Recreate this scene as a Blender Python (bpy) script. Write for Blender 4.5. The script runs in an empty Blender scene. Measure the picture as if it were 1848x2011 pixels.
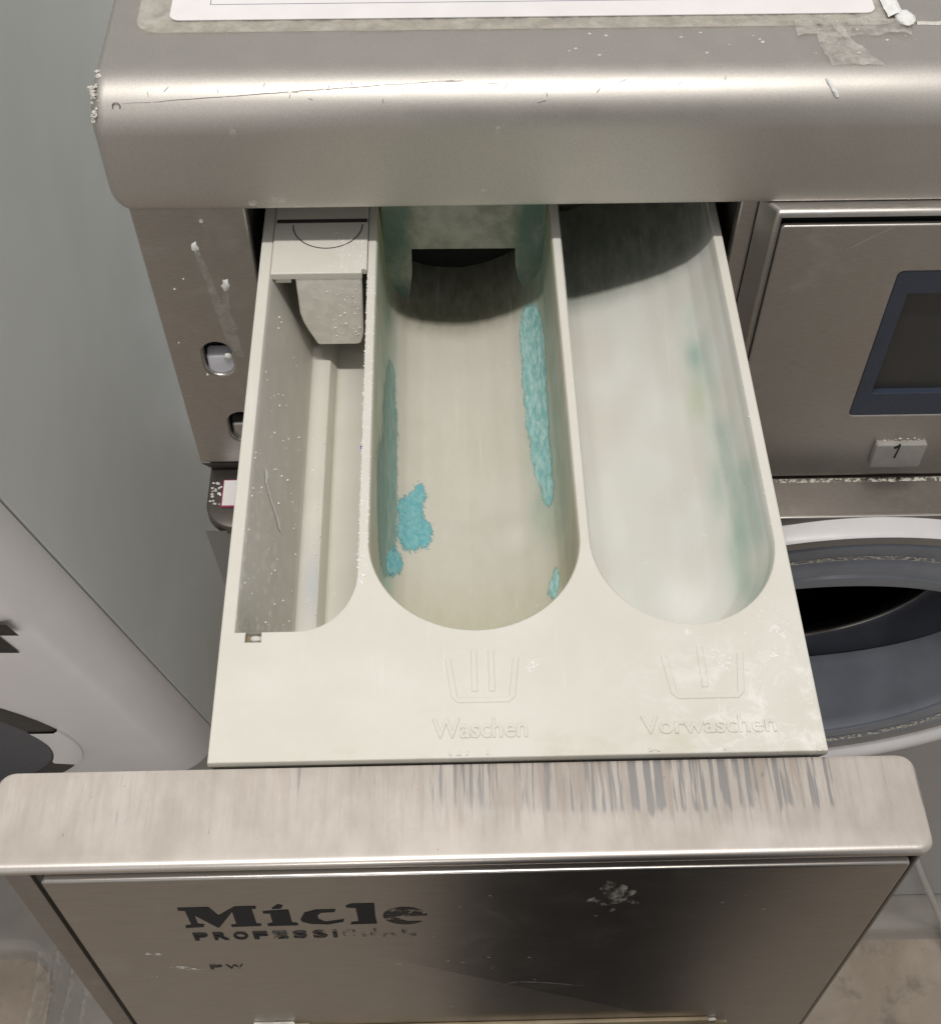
import bpy, bmesh, math, random
from mathutils import Vector, Matrix, noise as mnoise
random.seed(7)
S = 0.001                      # everything below is written in millimetres
C = bpy.context.scene.collection
sc = bpy.context.scene

# ------------------------------------------------------------------ camera
cd = bpy.data.cameras.new('camera'); cam = bpy.data.objects.new('camera', cd); C.objects.link(cam)
R0 = ((0.9997, -0.0175, 0.0167), (-0.0240, -0.7988, 0.6011), (0.0028, -0.6014, -0.7990))
cam.matrix_world = Matrix.Translation(Vector((78.71, -191.43, 386.25)) * S) @ Matrix(
    [[r[0], -r[1], -r[2]] for r in R0]).to_4x4()
cd.sensor_fit = 'VERTICAL'; cd.sensor_height = 24; cd.lens = 2590.16 / 2011 * 24
cd.clip_start = 0.01; cd.clip_end = 50
sc.camera = cam

# ------------------------------------------------------------------ world, lamp, exposure
w = bpy.data.worlds.new('World'); sc.world = w; w.use_nodes = True
bg = w.node_tree.nodes['Background']
bg.inputs[0].default_value = (1.0, 0.975, 0.945, 1); bg.inputs[1].default_value = 0.49
ld = bpy.data.lights.new('scene_lamp', 'AREA'); lo = bpy.data.objects.new('scene_lamp', ld); C.objects.link(lo)  # the ceiling tube above the machine
ld.shape = 'RECTANGLE'; ld.size = 0.80; ld.size_y = 0.07; ld.energy = 16; ld.color = (1.0, 0.955, 0.90)
lo.location = (0.075, -0.055, 1.5)
l2 = bpy.data.lights.new('scene_lamp', 'AREA'); fill_lamp_o = bpy.data.objects.new('scene_lamp', l2); C.objects.link(fill_lamp_o)   # added fill lamp, unseen, to lighten the neighbouring machine's front
l2.shape = 'RECTANGLE'; l2.size = 1.2; l2.size_y = 0.08; l2.energy = 30; l2.color = (1.0, 0.95, 0.91)
fill_lamp_o.location = (0.22, -2.4, 1.55); fill_lamp_o.rotation_euler = (Vector((0, .2, -.2)) - Vector(fill_lamp_o.location)).to_track_quat('-Z', 'Y').to_euler()
sc.view_settings.view_transform = 'Standard'; sc.view_settings.look = 'None'
sc.view_settings.exposure = 0.0; sc.view_settings.gamma = 1.0

# ------------------------------------------------------------------ materials
def lin(c):
    return tuple(((v / 255 / 12.92) if v / 255 <= .04045 else ((v / 255 + .055) / 1.055) ** 2.4) for v in c) + (1,)

class NT:
    def __init__(s, name):
        s.m = bpy.data.materials.new(name); s.m.use_nodes = True; s.t = s.m.node_tree
        s.b = s.t.nodes['Principled BSDF']; s.tc = s.t.nodes.new('ShaderNodeTexCoord')
    def n(s, typ, **kw):
        d = s.t.nodes.new(typ)
        for k, v in kw.items():
            if k.startswith('i_'): d.inputs[k[2:].replace('_', ' ')].default_value = v
            else: setattr(d, k, v)
        return d
    def l(s, a, b): s.t.links.new(a, b)
    def coord(s, stretch=(1, 1, 1), rot=(0, 0, 0)):
        mp = s.n('ShaderNodeMapping'); mp.inputs['Scale'].default_value = stretch; mp.inputs['Rotation'].default_value = rot
        s.l(s.tc.outputs['Object'], mp.inputs[0]); return mp.outputs[0]
    def noise(s, scale, stretch=(1, 1, 1), detail=4, rough=.55, dist=0.0):
        d = s.n('ShaderNodeTexNoise'); d.inputs['Scale'].default_value = scale; d.inputs['Detail'].default_value = detail
        d.inputs['Roughness'].default_value = rough; d.inputs['Distortion'].default_value = dist
        s.l(s.coord(stretch), d.inputs['Vector']); return d.outputs['Fac']
    def ramp(s, fac, lo_, hi, a=0.0, b=1.0):
        r = s.n('ShaderNodeMapRange'); r.interpolation_type = 'SMOOTHSTEP'
        for k, v in zip(('From Min', 'From Max', 'To Min', 'To Max'), (lo_, hi, a, b)): r.inputs[k].default_value = v
        s.l(fac, r.inputs['Value']); return r.outputs[0]
    def mix(s, fac, a, b):
        d = s.n('ShaderNodeMix', data_type='RGBA')
        for v, i in ((fac, 0), (a, 6), (b, 7)):
            if isinstance(v, (int, float, tuple)): d.inputs[i].default_value = v
            else: s.l(v, d.inputs[i])
        return d.outputs[2]
    def math(s, op, a, b):
        d = s.n('ShaderNodeMath', operation=op)
        for v, i in ((a, 0), (b, 1)):
            if isinstance(v, (int, float)): d.inputs[i].default_value = v
            else: s.l(v, d.inputs[i])
        return d.outputs[0]
    def set(s, k, v):
        if isinstance(v, (int, float, tuple)): s.b.inputs[k].default_value = v
        else: s.l(v, s.b.inputs[k])
    def bump(s, h, strength=.2, dist=.0005):
        d = s.n('ShaderNodeBump'); d.inputs['Strength'].default_value = strength; d.inputs['Distance'].default_value = dist
        s.l(h, d.inputs['Height']); s.l(d.outputs[0], s.b.inputs['Normal'])

def plain(name, col, rough=.5, metal=0.0, var=.06, nscale=60, bump=.05, bscale=900, stretch=(1, 1, 1)):
    t = NT(name)
    f = t.ramp(t.noise(nscale, stretch), .3, .7)
    t.set('Base Color', t.mix(f, tuple(c * (1 - var) for c in col[:3]) + (1,), tuple(min(1, c * (1 + var)) for c in col[:3]) + (1,)))
    t.set('Roughness', t.ramp(t.noise(nscale * 2.3, stretch), .3, .7, rough * .9, min(1, rough * 1.1))); t.set('Metallic', metal)
    if bump: t.bump(t.noise(bscale, stretch), bump, .0003)
    return t.m

def steel(name, col, rough, stretch=(1, 1, 1), dirt=.3, dirtcol=(.55, .52, .47, 1), bump=.05, dscale=45):
    t = NT(name)
    grain = t.noise(1400, stretch, 3)
    base = t.mix(t.ramp(grain, .3, .7), tuple(c * .93 for c in col) + (1,), tuple(c * 1.05 for c in col) + (1,))
    d = t.ramp(t.noise(dscale, (1, 1, 1), 6, .62, .6), .52, .8, 0, dirt)
    speck = t.ramp(t.noise(520, (1, 1, 1), 2), .73, .78, 0, dirt * 1.2)
    d2 = t.math('MAXIMUM', d, speck)
    t.set('Base Color', t.mix(d2, base, dirtcol))
    t.set('Metallic', t.math('SUBTRACT', 1.0, d2))
    t.set('Roughness', t.math('ADD', t.ramp(t.noise(70, (1, 1, 1), 5), .3, .75, rough * .96, rough * 1.05), t.math('MULTIPLY', d2, .25)))
    t.bump(grain, bump, .0002)
    return t.m

def cream(name, stain_shaded=True):
    t = NT(name)
    big = t.noise(28, (1, 1, 1), 5, .6)
    base = t.mix(t.ramp(big, .35, .7), (.65, .635, .575, 1), (.69, .68, .625, 1))
    if stain_shaded:
        a = t.n('ShaderNodeAttribute', attribute_name='stain_shade', attribute_type='GEOMETRY')
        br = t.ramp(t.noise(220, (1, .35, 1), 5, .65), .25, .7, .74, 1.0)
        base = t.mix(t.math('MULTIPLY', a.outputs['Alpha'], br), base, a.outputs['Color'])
    chalk = t.ramp(t.noise(330, (1, 1, 1), 5, .7), .62, .74, 0, .55)
    zone = t.ramp(t.noise(17, (1, 1, 1), 3, .5), .5, .62)
    base = t.mix(t.math('MULTIPLY', chalk, zone), base, (.86, .85, .81, 1))
    if not stain_shaded:                                                # chalky dried powder on the right front corner of the deck
        sp_ = t.n('ShaderNodeSeparateXYZ'); t.l(t.tc.outputs['Object'], sp_.inputs[0])
        ck = t.math('MULTIPLY', t.ramp(sp_.outputs['X'], .02, .085), t.ramp(sp_.outputs['Y'], .075, .035))
        ck = t.math('MULTIPLY', ck, t.ramp(t.noise(95, (1, 1, 1), 7, .72, .8), .47, .66, 0, .75))
        base = t.mix(ck, base, (.83, .825, .79, 1))
        gy = t.math('MULTIPLY', t.ramp(sp_.outputs['Y'], .034, .018), t.ramp(t.noise(70, (.5, 1, 1), 6, .7), .50, .70, 0, .45))
        base = t.mix(gy, base, (.56, .53, .42, 1))
    fleck = t.ramp(t.noise(850, (1, 1, 1), 2), .735, .775, 0, .5)
    base = t.mix(fleck, base, (.42, .39, .33, 1))
    scuff = t.ramp(t.noise(260, (1, .05, 1), 3, .7), .62, .72, 0, .22)
    base = t.mix(scuff, base, (.80, .79, .75, 1))
    t.set('Base Color', base)
    t.set('Roughness', t.ramp(t.noise(90), .3, .7, .42, .62))
    t.set('Specular IOR Level', .35)
    t.set('Subsurface Weight', .0)
    t.bump(t.noise(700, (1, 1, 1), 4), .12, .0003)
    return t.m

m_lid = steel('satin_steel_lid', (.545, .52, .49), .50, (1, 1, 1), .08)
m_steel = steel('satin_steel', (.47, .45, .425), .42, (.15, 1, 1), .22)
m_panelsteel = steel('brushed_steel_face', (.43, .41, .39), .31, (.06, 1, 1), .09, bump=.03)
m_trim = steel('polished_trim', (.62, .59, .55), .22, (.1, 1, 1), .05)
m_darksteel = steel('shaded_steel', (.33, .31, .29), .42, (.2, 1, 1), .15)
m_ledge = steel('dull_ledge_steel', (.17, .155, .14), .45, (.2, 1, 1), .10)
m_stain_shaded = cream('stain_shaded_cream_plastic'); m_cream = cream('cream_plastic', False)
m_white = plain('white_enamel', (.87, .855, .86), .32, var=.02, nscale=12, bump=.03)
m_rim = plain('off_white_rim', (.66, .65, .665), .38, var=.05, nscale=30, bump=.05)
m_nside = plain('grey_white_sheet', (.77, .80, .78), .45, var=.03, nscale=9, bump=.03)
m_dark = plain('dark_cavity_plastic', (.022, .022, .022), .6)
m_darkgrey = plain('dark_grey_plastic', (.055, .05, .047), .5)
m_black = plain('black_print', (.012, .012, .014), .45)
m_rubber = plain('blue_grey_rubber', (.075, .082, .105), .42, var=.12, nscale=25)
m_rubber2 = plain('light_blue_grey_rubber', (.19, .21, .25), .4, var=.1, nscale=30)
m_greyring = plain('grey_ring_plastic', (.23, .22, .21), .4)
m_drum = plain('dark_drum', (.06, .06, .065), .28, metal=.9, var=.3, nscale=20)
m_bezel = plain('slate_glass_bezel', (.040, .053, .082), .28, var=.05, bump=0)
m_doorglass = plain('grey_door_glass', (.10, .105, .12), .35, var=.05, bump=0)
m_screen = plain('dark_screen', (.042, .042, .041), .35, var=.05, bump=0)
m_chalk = plain('white_detergent', (.80, .81, .80), .85, var=.08, nscale=600, bump=.5)
m_plug = plain('pale_lavender_plug', (.62, .62, .68), .35, var=.05)
m_chalky_lightened = plain('chalky_lightened_cream', (.84, .82, .76), .7, var=.07, nscale=240, bump=.4, bscale=420)  # chalk, whitened further so the upright tongue looks as lit as the deck
m_label = plain('white_label', (.86, .84, .85), .5, var=.01)
m_red = plain('red_print', (.35, .04, .10), .5)
m_paper = plain('paper', (.80, .78, .79), .6, var=.03, nscale=40, bump=.02)
m_hose = plain('pale_grey_hose', (.33, .32, .30), .5)
m_ink = plain('deep_blue_powder', (.03, .06, .5, 1)[:3], .8)
m_button = plain('dull_pale_button', (.33, .315, .295), .42, var=.08, nscale=120)
m_line = plain('blue_ink', (.16, .17, .26), .6)
m_floor = None

def residue(name, c1, c2, c3, streak=(1, .25, 1), amax=1.0):
    t = NT(name)
    f = t.ramp(t.noise(500, streak, 5, .7), .35, .68); g = t.ramp(t.noise(140, (1, 1, 1), 4), .4, .65)
    t.set('Base Color', t.mix(f, t.mix(g, c1, c2), c3)); t.set('Roughness', .85)
    a = t.n('ShaderNodeAttribute', attribute_name='cover', attribute_type='GEOMETRY')
    e = t.math('ADD', a.outputs['Fac'], t.math('MULTIPLY', t.math('SUBTRACT', t.noise(380, streak, 6, .75),   .5), 1.7))
    t.set('Alpha', t.ramp(e, .28, .60, 0.0, amax))
    t.bump(t.noise(650, streak, 5, .7), .7, .0006)
    return t.m
m_blue = residue('turquoise_powder', (.13, .43, .50, 1), (.17, .47, .52, 1), (.28, .55, .57, 1), (1, 1, 1))
m_teal = residue('teal_scum', (.27, .40, .345, 1), (.24, .41, .38, 1), (.36, .48, .43, 1), amax=.8)
m_darkteal = residue('dark_teal_scum', (.09, .20, .16, 1), (.11, .23, .19, 1), (.16, .28, .23, 1))
m_crust = residue('pale_turquoise_crust', (.20, .47, .46, 1), (.27, .55, .55, 1), (.50, .70, .68, 1), (1, .3, 1))

def film_plate():
    t = NT('soap_filmed_steel')
    streak = t.noise(420, (1, .035, 1), 4, .65)
    broad = t.noise(26, (1, .25, 1), 3)
    sep = t.n('ShaderNodeSeparateXYZ'); t.l(t.tc.outputs['Object'], sep.inputs[0])
    # the wiped strip behind the edge next to the tray, densest right of the middle
    jag = t.math('ADD', sep.outputs['Y'], t.math('MULTIPLY', t.noise(300, (1, .02, 1), 4, .75), .013))
    edge = t.ramp(jag, .0035, .0060)
    xm = t.math('MULTIPLY', t.ramp(sep.outputs['X'], -.05, .0), t.ramp(sep.outputs['X'], .105, .085))
    dens = t.math('ADD', t.math('MULTIPLY', xm, .125), t.math('MULTIPLY', broad, .18))
    wear = t.ramp(t.math('ADD', streak, dens), .70, .765)
    wear = t.math('MULTIPLY', t.math('MULTIPLY', wear, edge), .85)
    film = t.mix(t.ramp(t.noise(60, (1, .5, 1), 6, .65), .3, .7), (.43, .39, .35, 1), (.545, .50, .46, 1))
    brown = t.ramp(t.noise(330, (1, .07, 1), 4, .6), .46, .62, 0, .62)
    film = t.mix(t.math('MULTIPLY', t.math('MULTIPLY', brown, t.math('ADD', t.math('MULTIPLY', xm, .6), .4)), t.ramp(jag, -.008, .006)), film, (.36, .30, .265, 1))
    dots = t.ramp(t.noise(420, (1, .6, 1), 2), .745, .77)
    film = t.mix(t.math('MULTIPLY', dots, .6), film, (.22, .20, .18, 1))
    rim = t.ramp(sep.outputs['Y'], -.0142, -.0162)
    wear = t.math('MAXIMUM', wear, rim)
    t.set('Base Color', t.mix(rim, t.mix(wear, film, (.34, .335, .335, 1)), (.62, .58, .54, 1)))
    t.set('Metallic', t.math('MAXIMUM', rim, t.math('ADD', t.math('MULTIPLY', wear, .45), .12)))
    t.set('Roughness', t.mix(wear, (.55, .55, .55, 1), (.36, .36, .36, 1)))
    t.bump(t.noise(600, (1, .2, 1), 4), .12, .0003)
    return t.m
m_film = film_plate()

def floor_mat():
    t = NT('worn_coated_floor')
    a = t.noise(7, (1, 1, 1), 6, .65, .8); b = t.noise(30, (1, 1, 1), 6, .7)
    c = t.mix(t.ramp(a, .35, .7), (.27, .222, .175, 1), (.36, .31, .255, 1))
    c = t.mix(t.ramp(b, .50, .68, 0, .7), c, (.155, .135, .11, 1))
    c = t.mix(t.ramp(t.noise(11, (1, 1, 1), 4), .6, .7, 0, .5), c, (.36, .40, .35, 1))
    t.set('Base Color', c); t.set('Roughness', t.ramp(b, .3, .7, .35, .6))
    t.bump(b, .2, .001)
    return t.m
m_floor = floor_mat()

def alpha_mat(name, col, amax, scale, lo_, hi, rough=.8, stretch=(1, 1, 1)):
    t = NT(name); t.set('Base Color', col); t.set('Roughness', rough)
    t.set('Alpha', t.ramp(t.noise(scale, stretch, 5, .65), lo_, hi, 0.0, amax)); return t.m
m_smear = alpha_mat('thin_white_smear', (.75, .73, .70, 1), .45, 260, .32, .72)
m_scum = alpha_mat('pale_scum_line', (.62, .60, .52, 1), .95, 420, .42, .6)
m_worn = alpha_mat('worn_black_print', (.010, .010, .012, 1), 1.0, 620, .16, .30, .8, (.5, 1, 1))
m_worn2 = alpha_mat('badly_worn_black_print', (.016, .015, .016, 1), .95, 520, .40, .49, .5, (.5, 1, 1))
m_worn3 = alpha_mat('nearly_gone_black_print', (.03, .028, .028, 1), .8, 480, .52, .60, .5, (.5, 1, 1))
def film_mat():
    t = NT('clear_film'); t.set('Base Color', (.8, .78, .70, 1)); t.set('Roughness', .18)
    t.set('Alpha', t.ramp(t.noise(150, (1, 1, 1), 4), .3, .7, .08, .32)); t.bump(t.noise(160, (1, 1, 1), 4), .6, .002); return t.m
m_clear = film_mat()
def tape_mat(name, col, a, b):
    t = NT(name); t.set('Base Color', col); t.set('Roughness', .25)
    t.set('Alpha', t.ramp(t.noise(170, (1, 1, 1), 4), .3, .7, a, b)); t.bump(t.noise(260, (1, 1, 1), 4), .8, .002); return t.m
m_tape = tape_mat('crumpled_clear_tape', (.72, .69, .64, 1), .03, .45)
m_clearfilm = tape_mat('crinkled_clear_film', (.55, .53, .50, 1), .04, .28)
m_yellowtape = tape_mat('yellowed_tape', (.55, .50, .40, 1), .0, .28)
m_brown = plain('brown_adhesive_strip', (.27, .215, .135), .55, var=.2, nscale=70)

# ------------------------------------------------------------------ object helpers
def finish(name, me, mat, parent=None, smooth=35):
    o = bpy.data.objects.new(name, me); C.objects.link(o)
    if mat: me.materials.append(mat)
    if smooth:
        me.shade_smooth(); me.set_sharp_from_angle(angle=math.radians(smooth))
    if parent is not None: o.parent = parent
    return o
def base_of(p):
    b = Vector((0, 0, 0))
    while p is not None:
        b = b + p.location; p = p.parent
    return b
def mesh(name, verts, faces, mat, parent=None, smooth=35, fix=True):
    b = base_of(parent)
    me = bpy.data.meshes.new(name)
    me.from_pydata([tuple(Vector(v) * S - b) for v in verts], [], faces)
    if fix:
        bm = bmesh.new(); bm.from_mesh(me); bmesh.ops.recalc_face_normals(bm, faces=bm.faces); bm.to_mesh(me); bm.free()
    return finish(name, me, mat, parent, smooth)
def thing(name, label, cat, loc, group=None):
    o = bpy.data.objects.new(name, None); C.objects.link(o); o.location = Vector(loc) * S; o.empty_display_size = .02
    tag(o, label, cat, group); return o
def tag(o, label, cat, group=None, kind=None):
    if label: o['label'] = label
    if cat: o['category'] = cat
    if group: o['group'] = group
    if kind: o['kind'] = kind
    return o
def lofts(rings, closed=True, cap=(False, False)):
    v = []; f = []; n = len(rings[0])
    for r in rings: v += r
    for k in range(len(rings) - 1):
        for i in range(n if closed else n - 1):
            j = (i + 1) % n
            f.append((k * n + i, k * n + j, (k + 1) * n + j, (k + 1) * n + i))
    if cap[0]: f.append(tuple(range(n)))
    if cap[1]: f.append(tuple((len(rings) - 1) * n + i for i in range(n)))
    return v, f
def rbox_bm(x0, x1, y0, y1, z0, z1, bev=0.0, seg=3, which=None):
    bm = bmesh.new(); bmesh.ops.create_cube(bm, size=1)
    for v in bm.verts:
        v.co = Vector(((x0 + x1) / 2 + v.co.x * (x1 - x0), (y0 + y1) / 2 + v.co.y * (y1 - y0), (z0 + z1) / 2 + v.co.z * (z1 - z0)))
    if bev:
        es = [e for e in bm.edges if which is None or which((e.verts[0].co + e.verts[1].co) / 2)]
        bmesh.ops.bevel(bm, geom=es, offset=bev, segments=seg, profile=.5, affect='EDGES')
    return bm
def rbox(name, x0, x1, y0, y1, z0, z1, mat, parent=None, bev=0.0, seg=3, which=None):
    bm = rbox_bm(x0, x1, y0, y1, z0, z1, bev, seg, which)
    b = base_of(parent)
    for v in bm.verts: v.co = v.co * S - b
    me = bpy.data.meshes.new(name); bm.to_mesh(me); bm.free()
    return finish(name, me, mat, parent)
def rrect(x0, x1, y0, y1, r, n=5):
    out = []
    for cx, cy, a in ((x1 - r, y1 - r, 0), (x0 + r, y1 - r, 90), (x0 + r, y0 + r, 180), (x1 - r, y0 + r, 270)):
        for i in range(n + 1):
            t = math.radians(a + 90 * i / n); out.append((cx + r * math.cos(t), cy + r * math.sin(t)))
    return out                                                     # counter-clockwise
def inset(pl, d):
    n = len(pl); out = []
    for i in range(n):
        a, b, c = Vector(pl[i - 1]), Vector(pl[i]), Vector(pl[(i + 1) % n])
        e1 = (b - a).normalized(); e2 = (c - b).normalized()
        n1 = Vector((-e1.y, e1.x)); n2 = Vector((-e2.y, e2.x)); m = n1 + n2
        m = m / max(.3, m.dot(n1)) if m.length > 1e-6 else n1
        out.append(tuple(b + m * d))
    return out                                                     # d > 0 moves inwards on a counter-clockwise loop
def holed_plate(name, outer, holes, thick, bev, to3d, mat, parent=None, smooth=19, back=True):
    """flat plate with real holes and rounded rims; to3d(u, v, h) with h = 0 on the face, negative behind it"""
    bm = bmesh.new(); caps = []
    for k, loop in enumerate([outer] + holes):
        sg = 1 if k == 0 else -1
        levels = [(bev, 0), (bev * .3, -bev * .3), (0, -bev), (0, -thick)] if bev else [(0, 0), (0, -thick)]
        prev = None; first = None
        for ins, h in levels:
            vs = [bm.verts.new(to3d(p[0], p[1], h)) for p in (inset(loop, sg * ins) if ins else loop)]
            if prev:
                for i in range(len(vs)):
                    j = (i + 1) % len(vs); bm.faces.new((prev[i], prev[j], vs[j], vs[i]))
            else: first = vs
            prev = vs
        caps.append((first, prev))
    for side in (0, 1) if back else (0,):
        es = []
        for c in caps:
            vs = c[side]
            for i in range(len(vs)):
                e = bm.edges.get((vs[i], vs[(i + 1) % len(vs)])) or bm.edges.new((vs[i], vs[(i + 1) % len(vs)]))
                es.append(e)
        bmesh.ops.triangle_fill(bm, edges=es, use_beauty=True)
    bmesh.ops.recalc_face_normals(bm, faces=bm.faces)
    b = base_of(parent)
    for v in bm.verts: v.co = v.co * S - b
    me = bpy.data.meshes.new(name); bm.to_mesh(me); bm.free()
    return finish(name, me, mat, parent, smooth)
def to_xy(z): return lambda u, v, h: (u, v, z + h)
def to_xz(y): return lambda u, v, h: (u, y - h, v)                 # faces -y
def tube_mesh(pts, rad, n=8):
    rings = []
    for i, p in enumerate(pts):
        p = Vector(p); a = Vector(pts[max(0, i - 1)]); b = Vector(pts[min(len(pts) - 1, i + 1)])
        d = (b - a).normalized(); u = d.orthogonal().normalized(); w_ = d.cross(u)
        r = rad[i] if isinstance(rad, (list, tuple)) else rad
        rings.append([tuple(p + u * r * math.cos(t) + w_ * r * math.sin(t)) for t in [2 * math.pi * k / n for k in range(n)]])
    return lofts(rings, True, (True, True))
def text_mesh(body, size, extrude=0.0, shear=0.0, bold=0.0, spacing=1.0):
    cu = bpy.data.curves.new('txt', 'FONT'); cu.body = body; cu.size = size; cu.extrude = extrude; cu.shear = shear
    cu.offset = 0; cu.bevel_depth = bold; cu.bevel_resolution = 0; cu.space_character = spacing; cu.resolution_u = 4
    o = bpy.data.objects.new('txt', cu); C.objects.link(o)
    dg = bpy.context.evaluated_depsgraph_get(); me = bpy.data.meshes.new_from_object(o.evaluated_get(dg))
    bpy.data.objects.remove(o); bpy.data.curves.remove(cu); return me
def text(name, body, width, height, org, plane, mat, parent, extrude=.2, shear=0, bold=0, spacing=1.0):
    """text fitted to width x height (mm) with its lower left corner at org on plane 'xy' or 'xz'"""
    me = text_mesh(body, 10, extrude, shear, bold, spacing)
    xs = [v.co.x for v in me.vertices]; ys = [v.co.y for v in me.vertices]
    kx = width / (max(xs) - min(xs)); ky = height / (max(ys) - min(ys)); x0 = min(xs); y0 = min(ys); b = base_of(parent)
    for v in me.vertices:
        u, h, e = (v.co.x - x0) * kx, (v.co.y - y0) * ky, v.co.z
        p = (org[0] + u, org[1] + h, org[2] + e) if plane == 'xy' else (org[0] + u, org[1] - e, org[2] + h)
        v.co = Vector(p) * S - b
    return finish(name, me, mat, parent, 20)
def interp(tab, x):
    if x <= tab[0][0]: return tab[0][1]
    for (a, fa), (b, fb) in zip(tab, tab[1:]):
        if x <= b: return fa + (fb - fa) * (x - a) / (b - a)
    return tab[-1][1]
def sm(x, a, b):
    t = min(1, max(0, (x - a) / (b - a))); return t * t * (3 - 2 * t)
def nz(x, y, z=0.0, s=1.0): return mnoise.noise(Vector((x * s, y * s, z * s)))
def inpoly(x, y, pl):
    c = False; n = len(pl)
    for i in range(n):
        x1, y1 = pl[i]; x2, y2 = pl[i - 1]
        if (y1 > y) != (y2 > y) and x < (x2 - x1) * (y - y1) / (y2 - y1) + x1: c = not c
    return c

# ================================================================== SETTING: floor
fl = mesh('floor', [(-1600, -1500, -892), (2200, -1500, -892), (2200, 900, -892), (-1600, 900, -892)], [(0, 1, 2, 3)], m_floor)
tag(fl, None, None, kind='structure')
def kerb(path):
    rings = []
    prof = [(-1, 0), (0, 2), (1, 9), (3, 16), (7, 20.5), (12, 22), (30, 22.5), (260, 23)]
    for i, p in enumerate(path):
        a = Vector(path[max(0, i - 1)]); b = Vector(path[min(len(path) - 1, i + 1)]); d = (b - a).normalized()
        n = Vector((-d.y, d.x))
        rings.append([(p[0] + n.x * o, p[1] + n.y * o, -892 + h) for o, h in prof])
    return lofts(rings, False)
m_kerb = plain('glossy_coated_kerb', (.24, .225, .205), .14, var=.12, nscale=14, bump=.12, bscale=60)
arc = [(-340 + 34 * math.sin(t), 206 + 34 * math.cos(t)) for t in [math.pi / 2 * i / 8 for i in range(9)]]
v, f = kerb([(-560, 240), (-400, 240)] + arc + [(-304, 140), (-296, 60), (-280, -60)][0:3])
# ring order runs left to right, then towards the viewer: the wall side lies on its left
k1 = mesh('kerb', v, f, m_kerb); tag(k1, None, None, kind='structure')
v, f = kerb([(250, 240), (420, 240), (700, 240), (900, 240)]); k2 = mesh('kerb', v, f, m_kerb); tag(k2, None, None, kind='structure')

# ================================================================== WASHING MACHINE
wm = thing('washing_machine', 'steel topped washing machine whose detergent drawer is pulled out below its scratched lid', 'washing machine', (245, 520, -892))

LR = 18.5
def make_lid():
    X0, X1, Y0, Y1, Z0, Z1, R = -59.0, 560.0, 242.0, 820.0, 22.6, 78.0, LR
    rings = []
    def ring(ix, iy, z):
        r = max(.8, 6.0 - ix * .5)
        pl = rrect(X0 + ix, X1 - ix, Y0 + iy, Y1 - iy, r, 6)
        return [(p[0], p[1], z) for p in pl]
    rings.append(ring(10, 8, Z0 + 1.2)); rings.append(ring(8.2, 1.2, Z0))
    for i in range(7):
        a = math.pi / 2 * i / 6; rings.append(ring(7.4 * (1 - math.sin(a)), .7 * (1 - math.sin(a)), Z0 + 9 * (1 - math.cos(a))))
    for i in range(10):
        a = math.pi / 2 * i / 9; rings.append(ring(5.0 * (1 - math.cos(a)), R * (1 - math.cos(a)), Z1 - R + R * math.sin(a)))
    # subdivide long runs stays unnecessary: flat faces
    v, f = lofts(rings, True, (True, True))
    return mesh('lid', v, f, m_lid, wm, 50)
lid = make_lid()
def bull(x, a, off=.12):
    """point on the rounded front edge of the lid; a = angle from the front face (0) to the top (90)"""
    t = math.radians(a); R = LR
    return (x, 242 + R * (1 - math.cos(t)) - off * math.cos(t), 78 - R + R * math.sin(t) + off * math.sin(t))
def strip_on_lid(name, pts, wd, mat):
    vs = []; fs = []
    for i, (x, a) in enumerate(pts):
        j = min(i + 1, len(pts) - 1); k = max(i - 1, 0)
        dx = pts[j][0] - pts[k][0]; da = (pts[j][1] - pts[k][1]) * LR * .01745; L = math.hypot(dx, da) or 1
        w_ = wd * (.35 + .65 * math.sin(math.pi * (i + .5) / len(pts)))
        ox, oa = -da / L * w_, dx / L * w_ / (LR * .01745)
        vs += [bull(x - ox, a - oa), bull(x + ox, a + oa)]
        if i: fs.append((2 * i - 2, 2 * i - 1, 2 * i + 1, 2 * i))
    return mesh(name, vs, fs, mat, lid, 0, False)
m_scr = alpha_mat('scratch_line', (.10, .085, .085, 1), .85, 300, .3, .5, .6)
strip_on_lid('scratch', [(-45 + i * 3.3, 41 + i * .62 + 1.2 * nz(i, 3, 0, .4)) for i in range(40)], .14, m_scr)
for x, a, L, an in ((20, 49, 4, 80), (20.8, 52, 5, 4), (56, 41, 3, 85), (98, 60, 6, 3), (104, 57, 4.5, 60), (28, 44, 2.2, -30), (-35, 52, 4, 95), (-28, 58, 4, 60),
                    (-8, 55, 3.6, 85), (35, 58, 3, 80), (44, 62, 3, 95), (64, 55, 3, 88), (120, 46, 3, 100), (140, 50, 4, 65), (150, 62, 4, 40), (172, 58, 3, 80),
                    (10, 62, 3, 85), (118, 38, 4, 20), (84, 64, 7, 2), (190, 64, 4, 75)):
    strip_on_lid('scratch', [(x + L * math.cos(math.radians(an)) * (i / 4 - .5), a + L * math.sin(math.radians(an)) * (i / 4 - .5) / (LR * .01745) * .6) for i in range(5)], .10 + .05 * random.random(), m_scr)
def lump(name, c, r, mat, parent, squash=(1, 1, 1), seed=0, amp=.35):
    bm = bmesh.new(); bmesh.ops.create_icosphere(bm, subdivisions=2, radius=1)
    b = base_of(parent)
    for v_ in bm.verts:
        k = 1 + amp * mnoise.noise(v_.co * 1.7 + Vector((seed * 3.1, seed, 0)))
        p = Vector((v_.co.x * squash[0], v_.co.y * squash[1], v_.co.z * squash[2])) * r * k + Vector(c)
        v_.co = p * S - b
    me = bpy.data.meshes.new(name); bm.to_mesh(me); bm.free(); return finish(name, me, mat, parent, 60)
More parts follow.
